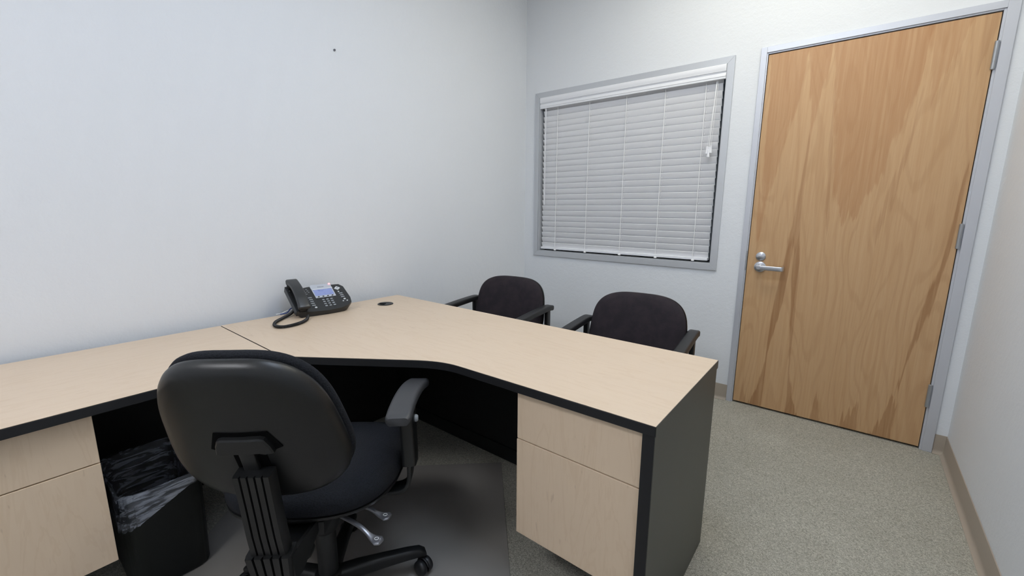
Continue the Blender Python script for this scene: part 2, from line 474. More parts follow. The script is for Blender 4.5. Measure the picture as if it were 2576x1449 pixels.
# s = +: edge towards the room, raised
rr = []
for s, c in ring:
    y = -s*math.cos(th) - c*math.sin(th); z = s*math.sin(th) - c*math.cos(th)
    rr.append((y, z))
hw = (SX1-SX0)/2
loft(b, [[Vector((x, y, z)) for y, z in rr] for x in (-hw, hw)])
slat0 = obj('slat', b, M_slat, bl, smooth=50)
for k in range(NS):
    o = slat0 if k == 0 else slat0.copy()
    if k: C.objects.link(o); o.parent = bl
    o.location = L((SX0+SX1)/2, 0.036, 0.952 + pitch*k)
b = NEW(); box(b, SX0-0.838, SX1-0.838, 0.012-0.03, 0.062-0.03, 0.006+0.006, 0.006+0.024, 0.003); obj('bottom_rail', b, M_white, bl)
for x in (0.305, 0.587, 0.880, 1.155, 1.412):
    b = NEW()
    for xx, yy, rr_ in ((x-0.003, 0.0165, 0.0025), (x, 0.056, 0.0012)):
        tube(b, [L(xx, yy, 2.06), L(xx, yy, 0.93)], circ(rr_, 6))
    for k in range(NS):
        z = 0.952+pitch*k+0.024
        tube(b, [L(x+0.006, 0.0225, z+0.006), L(x+0.007, 0.0225, z+0.017)], circ(0.0013, 5))
    lathe(b, [(0.004, -0.004), (0.010, -0.002), (0.010, 0.006), (0.004, 0.010)], 10, origin=L(x, 0.014, 0.918))
    obj('ladder_cord', b, M_cord, bl)
b = NEW(); tube(b, [L(0.203, -0.004, 2.05), L(0.203, -0.006, 1.66), L(0.204, -0.006, 1.29)], circ(0.0045, 8)); obj('tilt_wand', b, M_white, bl, smooth=60)
lc = [(1.475, 1.452, 1.645), (1.470, 1.462, 1.640), (1.480, 1.474, 1.648), (1.472, 1.464, 1.622)]
for k, (xt, xb, zb) in enumerate(lc):
    b = NEW(); tube(b, catmull([L(xt, 0.012, 2.05), L((xt*0.6+xb*0.4)+0.004, -0.008, 1.9), L(xb, -0.012-0.004*(k == 3), zb)], 5), circ(0.0013, 6))
    lo = obj('lift_cord', b, M_cord, bl)
    b = NEW(); lathe(b, [(0.002, 0.014), (0.0068, 0.012), (0.0062, 0.0), (0.0075, -0.016), (0.0105, -0.028), (0.010, -0.032), (0.004, -0.033)], 12, origin=L(xb, -0.012-0.008*(k == 3), zb-0.006))
    obj('tassel', b, M_white, lo, smooth=50)

# ---- door, frame and hardware
b = NEW()
fz = 2.177
mw = 0.0305
for x0, x1 in ((XD0, 1.7360), (2.6655, XD1+0.006)):
    box(b, x0, x1, -0.012, -0.0005, 0.0, fz, 0.0012, 1)
box(b, 1.7360, 2.6655, -0.012, -0.0005, fz-0.0315, fz, 0.0012, 1)
box(b, 1.7355, 1.7425, -0.005, 0.10, 0.0, 2.1455, 0.0008, 1)
box(b, 2.6565, 2.6675, -0.005, 0.10, 0.0, 2.1455, 0.0008, 1)
box(b, 1.7425, 2.6565, -0.005, 0.10, 2.1385, 2.1475, 0.0008, 1)
fr = struct(obj('trim_1', b, M_frame))
b = NEW()
box(b, 1.7430, 1.756, 0.052, 0.068, 0.0, 2.138); box(b, 2.644, 2.6560, 0.052, 0.068, 0.0, 2.138); box(b, 1.756, 2.644, 0.052, 0.068, 2.125, 2.138)
obj('door_stop', b, M_dark, fr)
b = NEW(); box(b, 1.7325, 1.7430, -0.0075, -0.0045, 0.885, 1.005, 0.001, 1); obj('strike_plate', b, M_hinge, fr)
b = NEW(); box(b, 0, 0.9075, 0.0, 0.044, 0.0, 2.122, 0.0012, 1)
door = struct(obj('door_1', b, M_door, loc=(1.7458, -0.001, 0.012)))
DX, DZ = 1.7458, 0.012
def D(x, y, z): return Vector((x-DX, y+0.001, z-DZ))
b = NEW()
lathe(b, [(0.0, -0.012), (0.026, -0.012), (0.0315, -0.009), (0.0325, -0.0035), (0.0325, -0.0005)], 36, 'y', D(1.818, 0, 0.912))
hnd = obj('door_handle', b, M_steel, door, smooth=40)
b = NEW()
lathe(b, [(0.0105, -0.062), (0.0105, -0.030), (0.012, -0.018), (0.015, -0.012)], 20, 'y', D(1.818, 0, 0.912))
pth = catmull([D(1.806, -0.054, 0.912), D(1.825, -0.0555, 0.912), D(1.87, -0.056, 0.9115), D(1.928, -0.056, 0.911), D(1.9385, -0.053, 0.911), D(1.942, -0.044, 0.911), D(1.943, -0.020, 0.911)], 5)
tube(b, pth, rrect(0.027, 0.011, 0.004, 3), side=(0, 0, 1))
obj('lever', b, M_steel, hnd, smooth=40)
b = NEW()
lathe(b, [(0.0, -0.011), (0.022, -0.0105), (0.0265, -0.007), (0.0275, -0.0005)], 32, 'y', D(1.8165, 0, 0.976))
tb = obj('deadbolt', b, M_steel, door, smooth=40)
b = NEW()
pr = [(0.0265*math.cos(PI+PI*i/14), -0.0008+0.022*math.sin(PI*i/14)) for i in range(15)]
loft(b, [[D(1.8165+u, -0.009-v*0.55, 0.976+dz+u*0.03) for u, v in pr] for dz in (-0.0045, 0.0045)])
obj('thumb_turn', b, M_steel, tb, smooth=40)
for z0, z1 in ((1.892, 2.010), (1.076, 1.194), (0.245, 0.365)):
    b = NEW()
    lathe(b, [(0.0, z0-DZ-0.003), (0.006, z0-DZ-0.002), (0.0085, z0-DZ), (0.0085, z0-DZ+0.03), (0.0080, z0-DZ+0.0305), (0.0085, z0-DZ+0.031), (0.0085, z1-DZ), (0.006, z1-DZ+0.002), (0, z1-DZ+0.003)], 16, 'z', (2.6545-DX, -0.0095, 0))
    box(b, 2.650-DX, 2.6535-DX, -0.0095, 0.0035, z0-DZ, z1-DZ)
    obj('hinge', b, M_hinge, door, smooth=40)
    b = NEW()

# ---- ceiling lamps
for (cx, cy), s, colr in LAMPS:
    where = 'near the window wall' if cy > -1.5 else ('above the desk' if cy > -3 else 'at the far end behind the camera')
    lt = thing('ceiling_light', 'recessed fluorescent ceiling light ' + where, 'ceiling light', (cx, cy, H), 0, 'ceiling lights')
    b = NEW()
    for x0, x1, y0, y1 in ((-0.61, 0.61, -0.31, -0.285), (-0.61, 0.61, 0.285, 0.31), (-0.61, -0.585, -0.285, 0.285), (0.585, 0.61, -0.285, 0.285)):
        box(b, x0, x1, y0, y1, -0.022, -0.001)
    obj('frame', b, M_white, lt)
    b = NEW(); box(b, -0.585, 0.585, -0.285, 0.285, -0.012, -0.002)
    obj('diffuser', b, emis('lamp_diffuser', colr, s), lt)

# ------------------------------------------------------------------ desk
TZ = 0.7345
def bez(a, c, d, n=8):
    a, c, d = Vector(a), Vector(c), Vector(d)
    return [tuple(a*(1-t)**2 + c*2*t*(1-t) + d*t*t) for t in [i/n for i in range(n+1)]]
top = [(0.100, -1.430), (1.927, -1.424), (1.927, -2.030)] + bez((1.255, -2.044), (1.170, -2.046), (1.085, -2.106)) + [(0.694, -2.375), (0.063, -2.366)]
desk = thing('corner_desk', 'maple topped office desk with black edges and charcoal end panel, across the room', 'desk', (1.0, -1.8, 0))
def shift(poly, o): return [(x-o[0], y-o[1]) for x, y in poly]
O = (1.0, -1.8)
b = NEW(); prism(b, shift(top, O), TZ-0.0016, TZ, 0.0005, 1); obj('desktop', b, M_maple, desk)
b = NEW(); prism(b, shift(top, O), TZ-0.030, TZ-0.0017, 0.0022, 2); obj('edge_band', b, M_edge, desk)
b = NEW(); box(b, 1.9271-O[0], 1.9286-O[0], -2.0290-O[1], -1.4245-O[1], TZ-0.0295, TZ-0.0003, 0.0003, 1); obj('end_edge', b, M_panel, desk)
zt = TZ-0.0305
b = NEW(); box(b, 1.894-O[0], 1.9262-O[0], -2.0265-O[1], -1.427-O[1], 0.0, zt, 0.001, 1)
ep = obj('end_panel', b, [M_panel], desk)
b = NEW(); box(b, 1.894-O[0], 1.9250-O[0], -2.028-O[1], -2.0267-O[1], 0.0, zt); obj('panel_edge', b, M_edge, ep)
b = NEW(); box(b, 0.130-O[0], 1.8935-O[0], -1.470-O[1], -1.452-O[1], 0.075, zt, 0.001, 1); mp = obj('modesty_panel', b, M_black, desk)
b = NEW(); box(b, 0.130-O[0], 1.8935-O[0], -1.478-O[1], -1.448-O[1], 0.0, 0.074, 0.002, 1); obj('bottom_rail', b, M_black, mp)
b = NEW(); box(b, 0.105-O[0], 0.1295-O[0], -2.360-O[1], -1.440-O[1], 0.0, zt, 0.001, 1); obj('side_panel', b, M_black, desk)
b = NEW()
lathe(b, [(0.040, 0.0006), (0.0425, 0.0012), (0.0425, 0.0022), (0.041, 0.0036), (0.037, 0.004), (0.034, 0.0032), (0.0, 0.003)], 40)
gr = obj('cable_grommet', b, M_plas_dk, desk, smooth=40, loc=(0.260-O[0], -1.631-O[1], TZ))
b = NEW()
sl = [(0.033*math.cos(a), 0.033*math.sin(a)) for a in [math.radians(200+14*i) for i in range(9)]] + [(0.009, -0.004), (0.0, 0.006), (-0.010, 0.002)]
prism(b, sl, 0.0031, 0.0036); obj('cable_slot_shade', b, M_dark, gr)  # dark plate on the cap, paints the shade of the cable opening

# right drawer pedestal
def pedestal(name, label, loc, rz, wd, dp, z0, zs, z1):
    """local: front at y=0 facing -y, x 0..wd"""
    p = thing(name, label, 'drawer pedestal', loc, rz, 'drawer pedestals under the desk')
    b = NEW(); box(b, 0.004, wd-0.004, 0.021, dp, z0+0.004, z1, 0.001, 1); obj('cabinet_body', b, M_black, p)
    b = NEW(); box(b, 0, wd, 0, 0.0195, zs+0.0015, z1-0.002, 0.0012, 2); obj('drawer', b, M_maple_z, p)
    b = NEW(); box(b, -0.0008, wd+0.0002, -0.0015, 0.0195, z0, zs-0.0015, 0.0012, 2); obj('drawer', b, M_maple_z, p)
    return p
pedestal('drawer_pedestal', 'two drawer maple fronted pedestal at the right end of the desk beside the charcoal panel', (1.4845, -2.0135, 0), 0, 0.4075, 0.535, 0.199, 0.538, zt-0.001)

# desk return
ret = thing('desk_return', 'maple topped desk return along the left wall behind the swivel chair', 'desk', (0.38, -3.0, 0))
O2 = (0.38, -3.0)
rtop = [(0.0615, -2.3695), (0.6925, -2.3790), (0.7055, -3.60), (0.030, -3.60)]
b = NEW(); prism(b, shift(rtop, O2), TZ-0.0026, TZ-0.001, 0.0005, 1); obj('desktop', b, M_maple_y, ret)
b = NEW(); prism(b, shift(rtop, O2), TZ-0.031, TZ-0.0027, 0.0022, 2); obj('edge_band', b, M_edge, ret)
zt2 = TZ-0.0315
b = NEW(); box(b, 0.070-O2[0], 0.090-O2[0], -3.575-O2[1], -2.372-O2[1], 0.03, zt2); obj('back_panel', b, M_black, ret)
b = NEW(); box(b, 0.060-O2[0], 0.690-O2[0], -3.600-O2[1], -3.576-O2[1], 0.0, zt2); obj('end_panel', b, M_panel, ret)
pedestal('drawer_pedestal', 'two drawer maple fronted pedestal under the desk return beside the wastebasket', (0.665, -3.285, 0), PI/2, 0.410, 0.52, 0.236, 0.551, zt2-0.001)

# ------------------------------------------------------------------ chair mat
P = Vector((0.996, -1.509)); u = Vector((-0.737, -0.676)); vv = Vector((0.676, -0.737))
quad = [P, P+vv*1.52, P+vv*1.52+u*1.168, P+u*1.168]
b = NEW(); prism(b, [tuple(q-P) for q in quad], 0.0003, 0.003, 0.0008, 1)
tag(obj('chair_mat', b, M_mat, loc=(P.x, P.y, 0)), 'translucent grey vinyl mat lying on the carpet under the swivel chair', 'chair mat')

# ------------------------------------------------------------------ swivel chair (local +y is the way it faces)
ch = thing('swivel_chair', 'black swivel desk chair with rounded plastic back shell standing on the mat', 'office chair', (1.04, -2.47, 0.003), math.radians(42))
def outl(s, t, a=0.198, bb=0.218, n=3.1, egg=-0.155):
    x, y = sup(a, bb, n, t); x *= 1 + egg*y/bb
    return x*s, y*s
TILT = math.radians(20); BC = Vector((-0.008, -0.263, 0.742))
def back_pt(x, y, d):
    """x right, y up in the back plane, d towards the sitter"""
    d = d + 0.69*x*x - 0.025*y*abs(y)
    return BC + Vector((x, 0, 0)) + Vector((0, -math.sin(TILT), math.cos(TILT)))*y + Vector((0, math.cos(TILT), math.sin(TILT)))*d
NT = 72
ts = [2*PI*i/NT for i in range(NT)]
b = NEW()
rings = []
for s, d in ((0.05, -0.040), (0.35, -0.0395), (0.65, -0.037), (0.82, -0.033), (0.90, -0.029), (0.955, -0.022), (0.985, -0.013), (1.0, -0.002), (0.998, 0.006), (0.985, 0.010), (0.90, 0.012), (0.5, 0.012), (0.05, 0.012)):
    rings.append([back_pt(*outl(s, t), d) for t in ts])
loft(b, rings)
obj('back_shell', b, M_plas, ch, smooth=179)
b = NEW(); rings = []
for s, d in ((0.05, 0.0125), (0.6, 0.0125), (0.94, 0.0125), (0.985, 0.016), (1.005, 0.021), (1.008, 0.028), (0.995, 0.036), (0.96, 0.043), (0.88, 0.049), (0.7, 0.055), (0.4, 0.058), (0.05, 0.059)):
    rings.append([back_pt(*outl(s, t), d) for t in ts])
loft(b, rings); obj('back_cushion', b, M_fabric, ch, smooth=179)
# near-black plates painting the slot's inner shade, and T bracket on the shell
def onshell(x, y, d): return back_pt(x, y, d-0.040)
b = NEW()
slot = [(-0.072, -0.006), (-0.052, 0.046), (0.062, 0.046), (0.084, -0.006), (0.060, -0.016), (0.050, 0.006), (-0.040, 0.006), (-0.052, -0.014)]
slot = dense(slot)
loft(b, [[onshell(x, y, d) for x, y in slot] for d in (0.006, -0.0012)]); obj('slot_shade', b, M_dark, ch)
b = NEW()
tp = [(-0.058, -0.014), (-0.053, 0.012), (-0.045, 0.030), (-0.036, 0.034), (0.046, 0.034), (0.055, 0.030), (0.063, 0.010), (0.068, -0.014), (0.050, -0.017), (0.040, -0.013), (-0.030, -0.013), (-0.040, -0.017)]
tp = dense(tp)
loft(b, [[onshell(x, y, d) for x, y in tp] for d in (0.002, -0.010)] + [[onshell(0.005+(x-0.005)*0.94, 0.008+(y-0.008)*0.86, -0.013) for x, y in tp]])
obj('back_bracket', b, M_plas, ch, smooth=30)
b = NEW(); tube(b, [onshell(0.008, 0.0, -0.006), onshell(0.008, -0.05, -0.008), onshell(0.008, -0.095, -0.010)], rrect(0.034, 0.012, 0.003), side=(1, 0, 0)); obj('slide_bar', b, M_plas, ch, smooth=40)
for sx in (-1, 1):
    b = NEW(); loft(b, [[onshell(0.008+x*sx, y, d) for x, y in ((0.018, -0.018), (0.036, -0.018), (0.036, -0.068), (0.018, -0.068))] for d in (0.004, -0.0014)]); obj('slot_shade', b, M_dark, ch)  # side plates coloured as slot shade, no real recess
# ribbed spine cover
def spine_prof(wd, dp):
    pts = [(-wd/2, dp*0.5)]
    pts += [(-wd/2, -dp*0.25)]
    n = 5; ribw = wd/n
    for i in range(n):
        x0 = -wd/2 + i*ribw
        a = 0.12 if i else 0.25
        pts += [(x0+ribw*0.14, -dp*0.5), (x0+ribw*0.86, -dp*0.5)]
        if i < n-1: pts += [(x0+ribw*0.94, -dp*0.32), (x0+ribw*1.06, -dp*0.32)]
    pts += [(wd/2, -dp*0.25), (wd/2, dp*0.5)]
    return pts
def ribbed(path, wd, dp, scale):
    b = NEW()
    prof = spine_prof(wd, dp)
    rings = []
    T = frames(path)
    for i, p in enumerate(path):
        t = T[i]; sd = Vector((1, 0, 0)); nv = t.cross(sd).normalized()   # points back (-y) for an upward path? fixed below
        if nv.y > 0: nv = -nv
        k = scale[i]
        rings.append([p + sd*(uu*k) + nv*(-vvv) for uu, vvv in prof])
    loft(b, rings); return b
sp = [Vector((0, -0.243, 0.385)), Vector((0.002, -0.264, 0.48)), Vector((0.005, -0.281, 0.57)), Vector((0.008, -0.299, 0.664))]
b = ribbed(sp, 0.086, 0.034, [1.0, 0.98, 0.96, 0.96])
obj('spine_cover', b, M_plas, ch, smooth=25)
jp = [Vector((0, -0.090, 0.358)), Vector((0, -0.16, 0.362)), Vector((0, -0.215, 0.360))]
b = NEW(); tube(b, jp, rrect(0.080, 0.020, 0.004), side=(1, 0, 0))
jb = obj('back_bar', b, M_plas, ch, smooth=30)
b = NEW()
for sx in (-1, 1):
    loft(b, [[Vector((sx*x, y, z)) for y, z in ((-0.085, 0.376), (-0.215, 0.402), (-0.262, 0.404), (-0.250, 0.330), (-0.215, 0.318), (-0.09, 0.345))] for x in (0.044, 0.054)])
obj('bar_cheek', b, M_plas, jb, smooth=30)
b = ribbed([Vector((0, -0.226, 0.300)), Vector((0, -0.243, 0.35)), Vector((0, -0.254, 0.418))], 0.108, 0.046, [0.78, 0.90, 1.0]); obj('bar_cover', b, M_plas, jb, smooth=25)
# seat
BX = Vector((0.030, 0.002, 0))      # the star sits a little off the seat's middle
def seat_o(s, t, a=0.262, n=2.9):
    x, y = sup(a, 0.252, n, t)
    x *= 1 + 0.06*y/0.252
    return Vector((x*s, 0.110+y*s, 0))
b = NEW(); rings = []
for s, z in ((0.05, 0.405), (0.8, 0.405), (0.95, 0.408), (0.99, 0.418), (1.0, 0.432), (0.995, 0.447), (0.97, 0.460), (0.90, 0.470), (0.75, 0.477), (0.5, 0.478), (0.25, 0.477), (0.05, 0.477)):
    ring = []
    for t in ts:
        p = seat_o(s, t); yy = p.y-0.110
        dz = -0.035*max(0, (yy-0.12)/0.145)**2
        ring.append(Vector((p.x, p.y, z+dz)))
    rings.append(ring)
loft(b, rings); obj('seat_cushion', b, M_fabric, ch, smooth=179)
b = NEW(); rings = []
for s, z in ((0.05, 0.372), (0.60, 0.372), (0.80, 0.379), (0.93, 0.392), (0.985, 0.402), (0.99, 0.411), (0.97, 0.412)):
    ring = []
    for t in ts:
        p = seat_o(s, t); yy = p.y-0.110
        ring.append(Vector((p.x, p.y, z-0.030*max(0, (yy-0.12)/0.145)**2)))
    rings.append(ring)
loft(b, rings); obj('seat_pan', b, M_plas, ch, smooth=60)
b = NEW(); box(b, -0.07, 0.07, -0.10, 0.13, 0.325, 0.371, 0.006); obj('tilt_mechanism', b, M_plas_dk, ch, smooth=40)
b = NEW()
lathe(b, [(0.014, 0.28), (0.014, 0.33)], 20, origin=BX); lathe(b, [(0.0, 0.095), (0.030, 0.095), (0.030, 0.255), (0.026, 0.262), (0.0, 0.262)], 24, origin=BX)
lathe(b, [(0.020, 0.262), (0.036, 0.268), (0.046, 0.290), (0.050, 0.326)], 28, origin=BX)
obj('gas_lift', b, M_plas_dk, ch, smooth=40)
b = NEW(); lathe(b, [(0.0, -0.02), (0.022, -0.018), (0.026, -0.008), (0.026, 0.016), (0.020, 0.022), (0.0, 0.023)], 12, 'y', (0.018, -0.125, 0.302)); 
tube(b, [Vector((0.018, -0.105, 0.302)), Vector((0.018, -0.07, 0.335))], circ(0.008, 8)); obj('tension_knob', b, M_plas, ch, smooth=40)
for i, (rx, ry, tx, ty, tz) in enumerate(((0.075, -0.045, 0.243, -0.155, 0.345), (0.075, 0.005, 0.248, -0.065, 0.352))):
    a = Vector((rx, ry, 0.362)); c = Vector((tx, ty, tz)); mid = a.lerp(c, 0.55) + Vector((0, 0, 0.008)); m2 = a.lerp(c, 0.82) - Vector((0, 0, 0.004))
    pth = catmull([a, mid, m2, c], 6)
    n = len(pth); sc = []
    for k in range(n):
        q = k/(n-1)
        wdt = 0.55 + (1.25*max(0, (q-0.55)/0.45)**1.0 if q < 0.9 else 1.25*0.78 - (q-0.9)*6)
        sc.append((max(wdt, 0.35), 0.9 if q < 0.7 else 0.75))
    b = NEW(); tube(b, pth, rrect(0.022, 0.012, 0.005, 3), side=(0.5, 0.85, 0.1), scale=sc); lv = obj('adjust_lever', b, M_lever, ch, smooth=60)
    b = NEW()
    tip = pth[-4] + Vector((0, 0, 0.0055))
    for rad in (0.006,):
        ringp = [tip + Vector((rad*math.cos(q), rad*math.sin(q)*0.8, 0)) for q in [2*PI*k/14 for k in range(15)]]
        tube(b, ringp, circ(0.0009, 5))
    tube(b, [tip+Vector((0.010, -0.006, 0)), tip+Vector((0.012, 0.003, 0))], circ(0.0009, 5))
    obj('lever_symbol', b, M_nav, lv)
# armrests
for sx in (1, -1):
    cx = 0.283*sx
    b = NEW()
    pth = catmull([Vector((cx-0.002*sx, -0.052, 0.648)), Vector((cx-0.004*sx, 0.02, 0.654)), Vector((cx-0.002*sx, 0.11, 0.657)), Vector((cx+0.006*sx, 0.19, 0.654)), Vector((cx+0.016*sx, 0.262, 0.640))], 6)
    n = len(pth); sc = []
    for k in range(n):
        q = k/(n-1); e = min(q, 1-q)
        kk = 1.0 if e > 0.06 else 0.80+0.20*math.sqrt(max(0, 1-((0.06-e)/0.06)**2))
        sc.append((kk*(1.0 if q < 0.6 else 1.0-0.10*(q-0.6)), kk))
    tube(b, pth, rrect(0.076, 0.032, 0.012, 4), side=(1, 0, 0), scale=sc)
    arm = obj('armrest', b, M_pad, ch, smooth=60)
    b = NEW()
    pp = catmull([Vector((cx+0.000*sx, 0.085, 0.640)), Vector((cx+0.001*sx, 0.085, 0.58)), Vector((cx+0.003*sx, 0.082, 0.50)), Vector((cx+0.005*sx, 0.075, 0.44))], 5)
    tube(b, pp, rrect(0.044, 0.088, 0.012, 3), side=(1, 0, 0), scale=[(1, 1-0.25*k/(len(pp)-1)) for k in range(len(pp))])
    obj('arm_sleeve', b, M_plas, arm, smooth=40)
    b = NEW()
    pp = catmull([Vector((cx+0.006*sx, 0.075, 0.46)), Vector((cx+0.004*sx, 0.068, 0.395)), Vector((cx-0.018*sx, 0.062, 0.364)), Vector((cx-0.075*sx, 0.060, 0.357)), Vector((cx-0.205*sx, 0.060, 0.357))], 6)
    tube(b, pp, rrect(0.060, 0.014, 0.005, 3), side=(0, 1, 0)); obj('arm_bracket', b, M_plas_dk, arm, smooth=40)
    b = NEW(); lathe(b, [(0.0, 0.0), (0.012, 0.0), (0.012, 0.010), (0.009, 0.014), (0.0, 0.015)] if sx > 0 else [(0.0, -0.015), (0.009, -0.014), (0.012, -0.010), (0.012, 0.0), (0.0, 0.0)], 16, 'x', (cx+(0.018)*sx, 0.095, 0.585)); obj('height_button', b, M_key, arm, smooth=40)
# five-star base; each leg carries its caster
b = NEW(); lathe(b, [(0.030, 0.070), (0.042, 0.074), (0.045, 0.09), (0.042, 0.112), (0.034, 0.118)], 30, origin=BX); obj('base_hub', b, M_plas, ch, smooth=40)
for k in range(5):
    an = math.radians(63.5+72*k-42); dr = Vector((math.cos(an), math.sin(an), 0)); sd = Vector((-dr.y, dr.x, 0))
    b = NEW()
    pp = [BX + dr*r + Vector((0, 0, z)) for r, z in ((0.030, 0.090), (0.09, 0.091), (0.17, 0.087), (0.25, 0.081), (0.288, 0.076), (0.304, 0.068), (0.308, 0.060))]
    tube(b, pp, rrect(0.044, 0.044, 0.012, 3), side=sd, scale=[(1.15, 1.1), (1.02, 1.08), (0.90, 0.95), (0.82, 0.82), (0.80, 0.72), (0.74, 0.5), (0.58, 0.3)])
    lg = obj('leg', b, M_plas_dk, ch, smooth=50)
    # the caster trails a little off the leg end
    ca = an + (0.9 if k != 0 else -1.05); cd = Vector((math.cos(ca), math.sin(ca), 0)); cs = Vector((-cd.y, cd.x, 0))
    piv = BX + dr*0.290
    cen = piv + cd*0.018 + Vector((0, 0, 0.0265))
    b = NEW()
    for sg in (-1, 1):
        rings = []
        for r, h in ((0.004, 0.004), (0.024, 0.004), (0.0265, 0.007), (0.0265, 0.018), (0.024, 0.023), (0.016, 0.0255), (0.003, 0.026)):
            rings.append([cen + cs*(h*sg) + cd*(r*math.cos(q)) + Vector((0, 0, r*math.sin(q))) for q in [2*PI*j/24 for j in range(24)]])
        loft(b, rings)
    tube(b, [piv+Vector((0, 0, 0.030)), piv+Vector((0, 0, 0.068))], circ(0.0065, 10))
    hood = [cen + cd*(0.0285*math.cos(q)) + Vector((0, 0, 0.0285*math.sin(q))) for q in [math.radians(20+10*j) for j in range(15)]]
    tube(b, hood, rrect(0.007, 0.003, 0.001, 2), side=cs)
    obj('caster', b, M_rubber, lg, smooth=50)

# ------------------------------------------------------------------ guest chairs (local -y is the way they face)
gc = thing('guest_chair', 'black cushioned armchair behind the desk, second from the corner, nearer the door', 'armchair', (1.406, -1.004, 0), math.radians(6), 'guest chairs behind the desk')
def gback(x, y, d):
    """y up from 0.44 m; leans back; d towards sitter (-y)"""
    lean = math.radians(11)
    d = d + 0.55*x*x
    return Vector((x, 0.215, 0.62)) + Vector((0, math.sin(lean), math.cos(lean)))*y + Vector((0, -math.cos(lean), math.sin(lean)))*d
def gout(s, t):
    x, y = sup(0.256, 0.188, 3.5, t); x *= 1 - 0.07*y/0.188
    if y > 0: y *= 1 + 0.05*(1-(x/0.27)**2) - 0.05
    return x*s, y*s
b = NEW(); rings = []
for s, d in ((0.05, 0.0), (0.7, 0.0), (0.95, 0.002), (0.99, 0.010), (1.0, 0.022), (0.985, 0.036), (0.94, 0.047), (0.85, 0.054), (0.65, 0.060), (0.35, 0.063), (0.05, 0.064)):
    rings.append([gback(*gout(s, t), d) for t in ts])
loft(b, rings); obj('backrest', b, M_fabric2, gc, smooth=179)
b = NEW(); rings = []
for s, d in ((0.05, -0.016), (0.75, -0.016), (0.95, -0.012), (1.0, -0.004), (1.008, 0.004), (1.0, 0.010), (0.95, -0.0004), (0.05, -0.0004)):
    rings.append([gback(*gout(s, t), d) for t in ts])
loft(b, rings); obj('back_shell', b, M_plas, gc, smooth=60)
b = NEW(); rings = []
for s, z in ((0.05, 0.395), (0.9, 0.395), (0.985, 0.405), (1.0, 0.425), (0.98, 0.445), (0.90, 0.458), (0.6, 0.464), (0.05, 0.465)):
    rings.append([Vector((sup(0.245, 0.235, 3.5, t)[0]*s, -0.05+sup(0.245, 0.235, 3.5, t)[1]*s, z)) for t in ts])
loft(b, rings); obj('seat', b, M_fabric2, gc, smooth=179)
b = NEW()
for y in (-0.20, 0.10):
    box(b, -0.285, 0.285, y-0.012, y+0.012, 0.365, 0.394, 0.003)
for x in (-0.10, 0.10):
    box(b, x-0.015, x+0.015, 0.085, 0.27, 0.372, 0.394, 0.002); box(b, x-0.015, x+0.015, 0.240, 0.262, 0.38, 0.60, 0.002)
obj('seat_frame', b, M_plas_dk, gc)
for sx in (-1, 1):
    x = 0.287*sx
    b = NEW()
    pp = catmull([Vector((x, 0.205, 0.636)), Vector((x, 0.15, 0.641)), Vector((x, 0.0, 0.637)), Vector((x, -0.16, 0.628)), Vector((x, -0.25, 0.612))], 6)
    sc = [(min(1, 0.93+0.07*min(k, len(pp)-1-k)/1.0),)*2 for k in range(len(pp))]
    tube(b, pp, rrect(0.055, 0.034, 0.010, 4), side=(1, 0, 0), scale=sc); ar = obj('armrest', b, M_gpad, gc, smooth=60)
    for y0, y1 in ((0.165, 0.215), (-0.19, -0.235)):
        b = NEW()
        tube(b, [Vector((x, y0, 0.628)), Vector((x, y0, 0.40)), Vector((x, y1, 0.0))], rrect(0.024, 0.044, 0.006, 3), side=(1, 0, 0), scale=[1, 1, 0.85])
        obj('leg', b, M_plas_dk, gc, smooth=40)
dup(gc, (0.516, -0.994, 0), math.radians(6), 'black cushioned armchair in the room corner, farther from the door')

# ------------------------------------------------------------------ wastebasket and bag
wb = thing('wastebasket', 'black plastic wastebasket under the desk return next to the drawers', 'wastebasket', (0.410, -2.735, 0.0032))
def rr3(wx, wy, r, z, n=6): return [Vector((x, y, z)) for x, y in rrect(wx, wy, r, n)]
b = NEW()
loft(b, [rr3(0.312, 0.204, 0.045, 0.0), rr3(0.324, 0.214, 0.045, 0.006), rr3(0.350, 0.224, 0.05, 0.354), rr3(0.356, 0.229, 0.05, 0.359), rr3(0.356, 0.229, 0.05, 0.367), rr3(0.345, 0.218, 0.047, 0.367),
         rr3(0.342, 0.215, 0.045, 0.354), rr3(0.314, 0.194, 0.042, 0.012)])
obj('bin_body', b, M_bin, wb, smooth=50)
b = NEW()
rng = random.Random(3)
n = 28*4
base_pts = rrect(1, 1, 0.2, 27)
def rim(wx, wy, r): return rrect(wx, wy, r, 27)
m_ = len(rim(0.3, 0.2, 0.05))
ph = [rng.random()*6.28 for _ in range(8)]
def wr(i, k): return math.sin(i*0.9+ph[k]) * 0.5 + math.sin(i*2.3+ph[(k+3) % 8])*0.35 + rng.uniform(-0.3, 0.3)
inner0 = rim(0.270, 0.145, 0.04); inner1 = rim(0.330, 0.198, 0.045); inner2 = rim(0.338, 0.210, 0.047); rimp = rim(0.351, 0.224, 0.05); out = rim(0.3615, 0.2345, 0.052)
rings = []
rings.append([Vector((x, y, 0.06+0.012*wr(i, 0))) for i, (x, y) in enumerate(inner0)])
rings.append([Vector((x*(1-0.02*abs(wr(i, 1))), y*(1-0.04*abs(wr(i, 1))), 0.20+0.004*wr(i, 2))) for i, (x, y) in enumerate(rim(0.308, 0.186, 0.045))])
rings.append([Vector((x*(1-0.012*abs(wr(i, 2))), y*(1-0.02*abs(wr(i, 2))), 0.30)) for i, (x, y) in enumerate(inner1)])
rings.append([Vector((x, y, 0.350)) for x, y in inner2])
rings.append([Vector((x, y, 0.3625+0.002*wr(i, 3))) for i, (x, y) in enumerate(rimp)])
